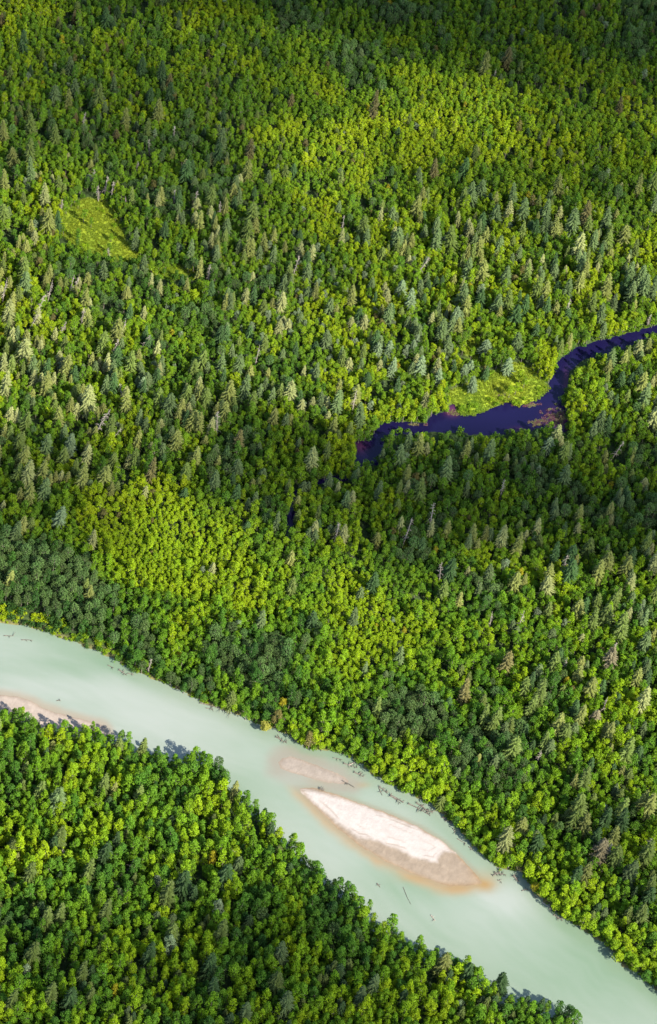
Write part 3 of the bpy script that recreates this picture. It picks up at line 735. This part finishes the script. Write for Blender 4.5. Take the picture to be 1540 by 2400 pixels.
# ------------------------------------------------------------------ ground
gx = np.concatenate([-np.geomspace(20000, 420, 14), np.arange(-400, 401, 2.5), np.geomspace(420, 20000, 14)])
gy = np.concatenate([-np.geomspace(8000, 100, 8), np.arange(380, 1340, 2.5), np.geomspace(1360, 40000, 14)])
gy = np.unique(np.concatenate([gy, [0, 150, 280]]))
GX, GY = np.meshgrid(gx, gy, indexing='ij')
GP = np.stack([GX.ravel(), GY.ravel()], -1)
dd = np.minimum(sdist(W['bed'], GP), 8)
dc = np.minimum(sdist(W['creek'], GP), 8)
dt = 1.6 - dist_line(W['tail'], GP)
wet = np.maximum(np.maximum(dd, dc), dt)
gz = .3 + .25 * (fbm(GP, 20., 4.) - .5) - 2.3 * smooth(-1.2, 2.5, wet)
me = bpy.data.meshes.new('ground')
nx, ny = len(gx), len(gy)
I = np.arange(nx * ny).reshape(nx, ny)
F = np.stack([I[:-1, :-1], I[1:, :-1], I[1:, 1:], I[:-1, 1:]], -1).reshape(-1, 4)
def grid_mesh(name, V, F, mat):
    me = bpy.data.meshes.new(name)
    me.vertices.add(len(V)); me.vertices.foreach_set('co', np.asarray(V, np.float32).ravel())
    me.loops.add(F.size); me.loops.foreach_set('vertex_index', F.astype(np.int32).ravel())
    me.polygons.add(len(F)); me.polygons.foreach_set('loop_start', np.arange(0, F.size, 4, dtype=np.int32))
    me.polygons.foreach_set('use_smooth', np.ones(len(F), bool))
    me.materials.append(mat); me.update(calc_edges=True); me.validate()
    return me
gcol = np.tile(np.array([[.028, .045, .014]]), (len(GP), 1))
nz = fbm(GP, 9., 9.)
gcol *= (.6 + .8 * nz)[:, None]
for wm in WM:
    m = smooth(-1.5, 2.0, sdist(wm, GP) + 4 * (nz - .5))[:, None]
    gm = np.stack([.15 + .12 * (nz - .5), .20 + .06 * (nz - .5), .014 + 0 * nz], -1)
    gcol = gcol * (1 - m) + gm * m
def streak(pts, w, col):
    global gcol
    m = smooth(w, w * .3, dist_line(wpoly(pts), GP) + 2.0 * (nz - .5))[:, None]
    gcol = gcol * (1 - m) + np.array(col) * m
streak(q6([(960, 330), (955, 400), (975, 440), (1000, 490)]), 1.8, (.06, .035, .03))
streak(q6([(985, 395), (1010, 430), (1035, 470)]), 2.2, (.035, .02, .035))
mb = (smooth(3.5, .8, dist_line(W['far'], GP) + 3 * (nz - .5)))[:, None]
gcol = gcol * (1 - mb) + np.array([.11, .10, .04]) * mb
def ground_mat():
    k = Nodes('forest_floor')
    a = k.n('ShaderNodeAttribute', attribute_name='cover')
    tc = k.n('ShaderNodeTexCoord')
    no = k.n('ShaderNodeTexNoise'); no.inputs['Scale'].default_value = .9; no.inputs['Detail'].default_value = 6
    k.l(tc.outputs['Object'], no.inputs['Vector'])
    rp = k.n('ShaderNodeValToRGB'); rp.color_ramp.elements[0].color = (.55, .55, .55, 1); rp.color_ramp.elements[1].color = (1.35, 1.35, 1.35, 1)
    rp.color_ramp.elements[0].position, rp.color_ramp.elements[1].position = .3, .7
    k.l(no.outputs['Fac'], rp.inputs[0])
    mx = k.mul(a.outputs['Color'], rp.outputs[0])
    k.l(mx.outputs[2], k.b.inputs['Base Color']); k.b.inputs['Roughness'].default_value = .95; k.b.inputs['Specular IOR Level'].default_value = .1
    return k.m
me = grid_mesh('ground', np.c_[GP, gz], F, ground_mat())
vcolor(me, 'cover', gcol)
tag(link('ground', me), 'dark forest floor with pale grassy openings', 'ground', None, 'structure')

# ------------------------------------------------------------------ river, creek
def sheet_mesh(poly, step, z, name, mat, grow=3.0):
    lo, hi = poly.min(0) - 5, poly.max(0) + 5
    xs, ys = np.arange(lo[0], hi[0], step), np.arange(lo[1], hi[1], step)
    X, Y = np.meshgrid(xs, ys, indexing='ij'); P = np.stack([X.ravel(), Y.ravel()], -1)
    keep = sdist(poly, P) > -grow
    I = np.arange(len(P)).reshape(len(xs), len(ys))
    F = np.stack([I[:-1, :-1], I[1:, :-1], I[1:, 1:], I[:-1, 1:]], -1).reshape(-1, 4)
    F = F[keep[F].all(1)]
    used_ = np.unique(F); remap = np.full(len(P), -1); remap[used_] = np.arange(len(used_))
    P = P[used_]
    return grid_mesh(name, np.c_[P, np.full(len(P), z)], remap[F], mat), P
def water_mat(name, rough, spec, bump, bscale):
    k = Nodes(name)
    a = k.n('ShaderNodeAttribute', attribute_name='murk')
    k.l(a.outputs['Color'], k.b.inputs['Base Color'])
    k.b.inputs['Roughness'].default_value = rough; k.b.inputs['IOR'].default_value = 1.33
    k.b.inputs['Specular IOR Level'].default_value = spec
    tc = k.n('ShaderNodeTexCoord')
    no = k.n('ShaderNodeTexNoise'); no.inputs['Scale'].default_value = bscale; no.inputs['Detail'].default_value = 3
    k.l(tc.outputs['Object'], no.inputs['Vector'])
    bp_ = k.n('ShaderNodeBump'); bp_.inputs['Strength'].default_value = bump; bp_.inputs['Distance'].default_value = .3
    k.l(no.outputs['Fac'], bp_.inputs['Height']); k.l(bp_.outputs[0], k.b.inputs['Normal'])
    return k.m
me, P = sheet_mesh(W['bed'], 1.0, 0.0, 'river_water', water_mat('silty_water', .3, .5, .08, .5))
S = project(np.c_[P, np.zeros(len(P))])
pale, green = np.array([.172, .192, .170]), np.array([.096, .139, .094])
m = .35 + .8 * (fbm(P, 60., 1.) - .5) + .55 * blob(S, 180, 1570, 150, 40) - .5 * blob(S, 150, 1600, 180, 40) + .6 * blob(S, 1380, 2280, 300, 150) + .35 * blob(S, 960, 2060, 120, 60) + .3 * blob(S, 560, 1860, 80, 60) - .5 * blob(S, 1180, 2110, 80, 40) - .3 * blob(S, 420, 1690, 250, 50)
m = m + .35 * smooth(9, 1, dist_line(W['far'], P))
along = P @ np.array([.955, -.296]); cross = dist_line(W['far'], P)
m = m + .28 * (vnoise(np.stack([along / 9, cross], -1), 3.2, 2.) - .5) * smooth(.3, .7, vnoise(P, 35., 8.)) + .13 * (vnoise(np.stack([along / 5, cross], -1), 1.3, 5.) - .5)
m = np.clip(m, 0, 1)[:, None]
col = pale * (1 - m) + green * m
nz = fbm(P, 7., 3.)
def stain(c, d, amt, colour):
    global col
    w = (np.clip(amt * d, 0, 1))[:, None]
    col = col * (1 - w) + np.array(colour) * w
sb, sb2, ss = sdist(W['bar'], P), sdist(W['bar2'], P), sdist(W['shore'], P)
south = smooth(-10, 25, S[:, 1] - (1842 + (S[:, 0] - 692) * .53))        # lee side of the bar, towards the near bank
stain(None, smooth(-6.5, 0, sb + 3 * (nz - .5)) ** 1.6 * (.06 + .94 * south), .95, (.18, .13, .075))
stain(None, smooth(-1.6, 0, sb), .6, (.13, .115, .08))
stain(None, smooth(-7, 0, sb2 + 5 * (nz - .5)), .85, (.142, .128, .103))
stain(None, smooth(-4, 0, ss + 2 * (nz - .5)), .8, (.17, .14, .105))
o_ = blob(S, 1130, 2062, 34, 22) + .8 * blob(S, 1060, 2082, 45, 14) + .6 * blob(S, 985, 2058, 50, 12) + .7 * blob(S, 760, 1825, 34, 10) + .6 * blob(S, 852, 1840, 16, 7) + .9 * blob(S, 1140, 2075, 22, 14)
stain(None, o_ * (.5 + .9 * nz), .6, (.17, .105, .04))
stain(None, (blob(S, 685, 1828, 40, 18) + .8 * blob(S, 745, 1815, 60, 16)) * (.5 + .7 * nz), .7, (.15, .155, .13))
vcolor(me, 'murk', col)
tag(link('river_water', me), 'milky pale green glacial river water', 'river', None, 'structure')

cpoly = W['creek']
me, P = sheet_mesh(cpoly, 1.0, 0.0, 'creek_water', water_mat('dark_water', .16, .4, .0, .8), 5.0)
S = project(np.c_[P, np.zeros(len(P))])
nz = fbm(P, 6., 5.)
col = np.tile([[.005, .004, .025]], (len(P), 1))
pur = .8 * blob(S, *q6([(1345, 575)])[0], 26, 20) + .9 * blob(S, *q6([(690, 515)])[0], 16, 12) + .5 * blob(S, *q6([(1120, 650)])[0], 26, 9) + .5 * blob(S, *q6([(1395, 335)])[0], 8, 22) + .45 * blob(S, *q6([(120, 740)])[0], 18, 14)
w = np.clip(pur * (.4 + 1.0 * nz), 0, .95)[:, None]
col = col * (1 - w) + np.array([.085, .022, .05]) * w
vcolor(me, 'murk', col)
tag(link('creek_water', me), 'dark navy still creek water', 'creek', None, 'structure')
tl = W['tail']
V, F = [], []
for i, p in enumerate(tl):
    d = tl[min(i + 1, len(tl) - 1)] - tl[max(i - 1, 0)]; d /= np.hypot(*d); nn = np.array([-d[1], d[0]])
    for s_ in (-1, 1): V.append((*(p + nn * 2.4 * s_), -.02))
    if i: F.append((2 * i - 2, 2 * i - 1, 2 * i + 1, 2 * i))
me = mesh_from('creek_channel', V, F, bpy.data.materials['dark_water']); vcolor(me, 'murk', np.tile([[.012, .006, .04]], (len(V), 1)))
tag(link('creek_channel_water', me), 'narrow dark creek channel winding under the trees', 'creek', None, 'structure')
pp = []
for (cx_, cy_, rx, ry, k) in [(*q6([(1345, 560)])[0], 24, 18, 150), (*q6([(1240, 595)])[0], 24, 6, 60), (*q6([(700, 530)])[0], 20, 5, 50), (*q6([(480, 598)])[0], 16, 4, 40), (*q6([(1110, 660)])[0], 18, 5, 40), (*q6([(1150, 480)])[0], 24, 4, 50)]:
    a = at(cx_ + rx * .6 * rng.normal(size=k), cy_ + ry * .6 * rng.normal(size=k))
    pp.append(a)
pp = np.concatenate(pp); pp = pp[inside(W['creek'], pp[:, :2])]; pp[:, 2] = 0.0
sc = rng.uniform(.5, 1.2, len(pp))
scatter('water_weeds', [p['whole'] for p in PROTO['tuft']], pp, np.stack([0 * sc, 0 * sc, rng.random(len(pp)) * 6.28], -1), np.stack([sc * 1.4, sc * 1.4, sc * .35], -1),
        np.where(rng.random((len(pp), 1)) < .4, np.array([[.14, .14, .05]]), np.array([[.11, .05, .065]])), 'reddish water weeds in the dark creek shallows', 'water weeds')

# ------------------------------------------------------------------ sandbars
def sand_mat():
    k = Nodes('river_sand')
    a = k.n('ShaderNodeAttribute', attribute_name='sand')
    tc = k.n('ShaderNodeTexCoord')
    no = k.n('ShaderNodeTexNoise'); no.inputs['Scale'].default_value = .35; no.inputs['Detail'].default_value = 8; no.inputs['Roughness'].default_value = .7
    k.l(tc.outputs['Object'], no.inputs['Vector'])
    rp = k.n('ShaderNodeValToRGB'); rp.color_ramp.elements[0].color = (.92, .91, .9, 1); rp.color_ramp.elements[1].color = (1.06, 1.06, 1.06, 1)
    rp.color_ramp.elements[0].position, rp.color_ramp.elements[1].position = .35, .6
    k.l(no.outputs['Fac'], rp.inputs[0])
    mx = k.mul(a.outputs['Color'], rp.outputs[0]); k.l(mx.outputs[2], k.b.inputs['Base Color'])
    k.b.inputs['Roughness'].default_value = .9; k.b.inputs['Specular IOR Level'].default_value = .2
    n2 = k.n('ShaderNodeTexNoise'); n2.inputs['Scale'].default_value = 1.2; n2.inputs['Detail'].default_value = 5
    k.l(tc.outputs['Object'], n2.inputs['Vector'])
    b = k.n('ShaderNodeBump'); b.inputs['Strength'].default_value = .35; b.inputs['Distance'].default_value = .4
    k.l(n2.outputs['Fac'], b.inputs['Height']); k.l(b.outputs[0], k.b.inputs['Normal'])
    return k.m
M_SAND = sand_mat()
DRY, WETS, ORANGE = np.array([.258, .232, .215]), np.array([.150, .119, .090]), np.array([.14, .088, .04])
def bar_mesh(name, poly, white, label, slope=.09, top=.8):
    me, P = sheet_mesh(poly, .5, 0, name, M_SAND, 2.5)
    d = sdist(poly, P); nz = fbm(P, 5., 2.); n2 = fbm(P, 1.6, 8.)
    z = -.05 + np.minimum(top, slope * (d + 1.2 * (nz - .5))) + .05 * (n2 - .5)
    co = np.c_[P, z]; me.vertices.foreach_set('co', co.astype(np.float32).ravel())
    if white is not None:
        dw = sdist(white, P)
        S = project(np.c_[P, np.zeros(len(P))])
        w = smooth(-1.2, 1.4, dw - .5 + 2.0 * (nz - .5) + .9 * (n2 - .5))
        # old waterlines along the bar
        ln = np.sin(dw * 2.2 + 6 * vnoise(P, 9., 1.)) * .5 + .5
        w = w * (1 - .7 * smooth(.8, 1, ln) * smooth(5, .5, np.abs(dw - 1.5)) * smooth(.4, .65, vnoise(P, 7., 6.)))
        wetc = WETS * (1 - .55 * smooth(2.2, 0, d))[:, None] + ORANGE * (.55 * smooth(2.2, 0, d))[:, None]
        ot = np.clip(blob(S, 1125, 2050, 26, 22) + blob(S, 1060, 2078, 34, 10), 0, 1)[:, None] * .4
        wetc = wetc * (1 - ot) + ORANGE * ot
        wetc = wetc * (.8 + .4 * n2)[:, None]
        c = DRY * w[:, None] + wetc * (1 - w[:, None])
    else:
        e = smooth(.2, 2.6, d + 1.5 * (nz - .5))[:, None]
        c = (np.array([.15, .12, .092]) * (1 - e) + (np.array([.215, .178, .15]) if name == 'shore' else np.array([.165, .14, .118])) * e) * (.85 + .3 * n2)[:, None]
    vcolor(me, 'sand', c)
    return tag(link(name, me), label, 'sandbar', None, 'structure')
bar_mesh('sandbar', W['bar'], W['barw'], 'long white sandbar with wet brown margin in the river')
bar_mesh('shallow_gravel_bar_ground', W['bar2'], None, 'small half submerged brownish bar upstream of the white sandbar', .06, .22)
bar_mesh('shore', W['shore'], None, 'curved strip of pinkish sand along the near bank', .08, .7)

# ------------------------------------------------------------------ drift logs
def q5(*a): return [(625 + x * .3788, 1750 + y * .3788) for x, y in a]
def t5(*a): return [(x * .5, 1200 + y * .5) for x, y in a]
def t8(*a): return [(770 + x * .5, 1800 + y * .5) for x, y in a]
LOGS = [
 (q5((480,105),(562,132)), 'dark drift log with branches beside the far bank, upstream of the white sandbar', 1), (q5((505,118),(566,88)), 'pale drift log lying across a darker log near the far bank', 2),
 (q5((545,160),(600,188)), 'short dark drift log below the crossed logs near the far bank', 1), (q5((410,70),(470,82)), 'thin dark stick floating above the small brown bar', 0),
 (q5((700,250),(745,290)), 'dark branchy drift log slanting beside the channel, first of the log line', 1), (q5((695,255),(715,302)), 'short dark snag crossing the first log of the line', 0),
 (q5((768,304),(846,346)), 'thick drift log with root end in the side channel', 3), (q5((785,318),(830,352)), 'dark drift log lying alongside the thick rooted log', 0),
 (q5((880,355),(1000,420)), 'long thin dark drift log in the side channel', 1), (q5((930,350),(1030,412)), 'long branchy drift log close to the far bank trees', 1),
 (q5((960,366),(1012,430)), 'dark drift log jammed across the long thin log', 1), (q5((1000,402),(1062,398)), 'short level drift log touching the far bank', 0),
 (q5((1090,440),(1150,480)), 'dark drift log under the far bank shrubs beside the sandbar', 1), (q5((1100,432),(1110,462)), 'short upright looking snag next to the bank log', 0),
 (q5((470,215),(545,256)), 'thin dark log resting on the small brown bar', 0), (q5((1180,570),(1232,600)), 'faint thin drift log off the far bank beside the sandbar tail', 0),
 (q5((1250,620),(1276,642)), 'short dark log at the far bank beside the sandbar tail', 0), (q5((1150,505),(1166,532)), 'short dark branch in water at the far bank', 0),
 (q5((1400,797),(1442,782)), 'dark drift log off the downstream end of the sandbar', 1), (q5((1430,826),(1452,838)), 'stubby dark log chunk just below the sandbar tail', 0),
 (q5((845,870),(868,930),(892,975)), 'thin half sunken branch in mid river below the sandbar', 4), (q5((685,845),(700,866)), 'small dark twig floating by the near bank', 4),
 (q5((332,262),(356,274)), 'dark stump stranded at the upper edge of the white sandbar', 1),
 (t8((868,508),(892,534)), 'thick mossy drift log in the bank notch', 3), (t8((780,492),(832,502)), 'dark drift log at the mouth of the bank notch', 1), (t8((905,576),(934,568)), 'dark log below the bank notch', 0),
 (t8((958,590),(980,612)), 'short dark log tight against the far bank below the notch', 0), (t8((1058,690),(1098,716)), 'long log lying along the far bank downstream', 1), (t8((1305,838),(1346,852)), 'dark log jutting out where the far bank steps back', 1),
 (t8((1000,630),(1050,662)), 'pale log on the narrow sandy bank', 2), (t8((226,542),(242,560)), 'small dark log floating in the main channel', 0), (t8((480,690),(500,715)), 'pale bleached branch floating in mid river', 2),
 (t5((18,580),(64,582)), 'thin dark log floating near the upper left bank', 0), (t5((100,600),(152,602)), 'faint dark stick floating near the upper left bank', 0), (t5((266,885),(284,882)), 'small dark floating log off the pink shore', 0),
 (t5((505,718),(535,732)), 'dark log below the far bank bend', 0), (t5((560,742),(594,766)), 'branchy dark log below the far bank bend', 1), (t5((600,756),(628,764)), 'dark log trailing from the far bank bend', 0),
 (t5((940,896),(1010,915),(1085,945)), 'long dark log following the sandy edge of the far bank', 1), (t5((965,920),(1000,925)), 'short log beside the long bank log', 0), (t5((1296,1056),(1346,1084)), 'dark log off the bank below the fallen tree', 1), (t5((1302,1046),(1320,1080)), 'dark branch crossing the log below the fallen tree', 0)]
lg = None
for pts, label, style in LOGS:
    p3 = np.array([at(np.array(x), np.array(y), 0.0) for x, y in pts])
    p3[:, 2] = .12
    if style == 1 and 'stump' in label or 'resting on' in label: p3[:, 2] = .45
    L = np.linalg.norm(p3[-1] - p3[0]); d = (p3[-1] - p3[0]) / L; s = np.array([-d[1], d[0], 0])
    r = {0: .2, 1: .27, 2: .24, 3: .48, 4: .11}[style]
    mid = p3.mean(0) + s * .04 * L * random.uniform(-1, 1)
    path = [p3[0], (p3[0] + mid) / 2, mid, (mid + p3[-1]) / 2, p3[-1]] if len(p3) == 2 else list(p3)
    rad = list(np.linspace(r, r * .45, len(path)))
    root = bpy.data.objects.new('drift_log', None); C.objects.link(root); root.location = p3[0]
    tag(root, label, 'drift log', 'drift logs in the river')
    mat = M_DEAD if style == 2 else M_LOG
    sh = Shape(); V, F = tube(np.array(path) - p3[0], rad, 7); sh.add(V, F)
    link('trunk', sh.mesh('drift_trunk', mat), root)
    bs = Shape()
    for k in range({0: 2, 1: 7, 2: 3, 3: 4, 4: 0}[style]):
        f = random.uniform(.3, .95); a = p3[0] * (1 - f) + p3[-1] * f - p3[0]
        l = random.uniform(.8, .28 * L + 1.2); sg = random.choice((-1, 1))
        e = a + s * sg * l * .8 + d * l * random.uniform(.1, .6) + np.array([0, 0, random.uniform(.1, .5) * l])
        bs = Shape(); V, F = tube([a, (a + e) / 2 + np.array([0, 0, .1]), e], [.12, .09, .03], 4); bs.add(V, F)
        link('branch', bs.mesh('drift_branch', mat), root)
    if style in (1, 3):
        rs = Shape()
        for k in range(7):
            t = k * .9; V, F = tube([np.zeros(3), (s * math.cos(t) + np.array([0, 0, 1]) * math.sin(t)) * r * 2.6 - d * .3], [r * .5, .05], 4); rs.add(V, F)
        link('roots', rs.mesh('drift_roots', mat), root)

# the undercut tree that has slumped into the river
tp = at(np.array(621.), np.array(1700.), 0.)
root = bpy.data.objects.new('fallen_tree', None); C.objects.link(root); root.location = (tp[0], tp[1] + 2, .3); root.rotation_euler = (R(58), R(-6), R(10))
tag(root, 'yellow-green leafy tree slumped off the far bank into the river', 'tree')
root.scale = (1.1, 1.1, .62)
link('trunk', PROTO['tall_broadleaf_tree'][1]['trunk'], root)
c = link('crown', PROTO['tall_broadleaf_tree'][1]['crown'], root); c['tint'] = [.19, .19, .03]

# ------------------------------------------------------------------ clouds above the camera that shade parts of the valley
def cloud_mat(name, dens):
    k = Nodes(name)
    k.t.nodes.remove(k.b)
    v = k.n('ShaderNodeVolumeScatter'); v.inputs['Density'].default_value = dens; v.inputs['Anisotropy'].default_value = .3
    k.l(v.outputs[0], k.out.inputs['Volume'])
    return k.m
CLOUD_MATS = {}
def cloud(cx_, cy_, rx, ry, depth, rot=0):
    """shade centre in survey units, half widths in metres, optical depth through the middle"""
    g = at(np.array(float(cx_)), np.array(float(cy_)), 8.)
    z = 1100.0; c = g + SUN * (z - 8) / SUN[2]
    th = 15.0
    dens = round(depth * SUN[2] / (2 * th) * .9, 4)
    m = CLOUD_MATS.setdefault(dens, None) or cloud_mat('cloud_vapour', dens); CLOUD_MATS[dens] = m
    V, F = [], []
    nu, nv = 40, 18
    for j in range(nv + 1):
        ph = math.pi * j / nv
        for i in range(nu):
            t = 2 * math.pi * i / nu
            k = 1 + .16 * math.sin(3 * t + cx_) * math.sin(ph) + .11 * math.sin(7 * t + cy_) * math.sin(ph) + .06 * math.sin(11 * t + 2 * ph)
            V.append((rx * k * math.sin(ph) * math.cos(t), ry * k * math.sin(ph) * math.sin(t), th * math.cos(ph) * (1.2 if j < nv / 2 else .8)))
    for j in range(nv):
        for i in range(nu):
            F.append((j * nu + i, (j + 1) * nu + i, (j + 1) * nu + (i + 1) % nu, j * nu + (i + 1) % nu))
    o = link('cloud', mesh_from('cloud', V, F, m, None, True))
    o.location = c; o.rotation_euler = (0, 0, R(rot))
    tag(o, 'soft white cumulus cloud drifting above the valley', 'cloud', 'clouds drifting over the valley', 'stuff')
for a in [(770, -85, 360, 78, 3.0), (880, 55, 120, 50, .8), (70, 120, 150, 90, 1.0), (420, 250, 80, 70, .5), (1200, 1165, 130, 31, 2.6), (1500, 1125, 75, 36, 1.8), (860, 1210, 80, 24, 1.5), (500, 1050, 70, 34, .8), (60, 1150, 60, 34, 1.6),
          (700, 2290, 60, 38, 1.6), (1440, 350, 60, 42, 1.1), (1430, 1965, 30, 24, .6), (1150, 430, 60, 36, .7), (450, 2260, 60, 40, .7), (480, 520, 90, 60, .5), (100, 2330, 40, 40, .7)]:
    cloud(*a)
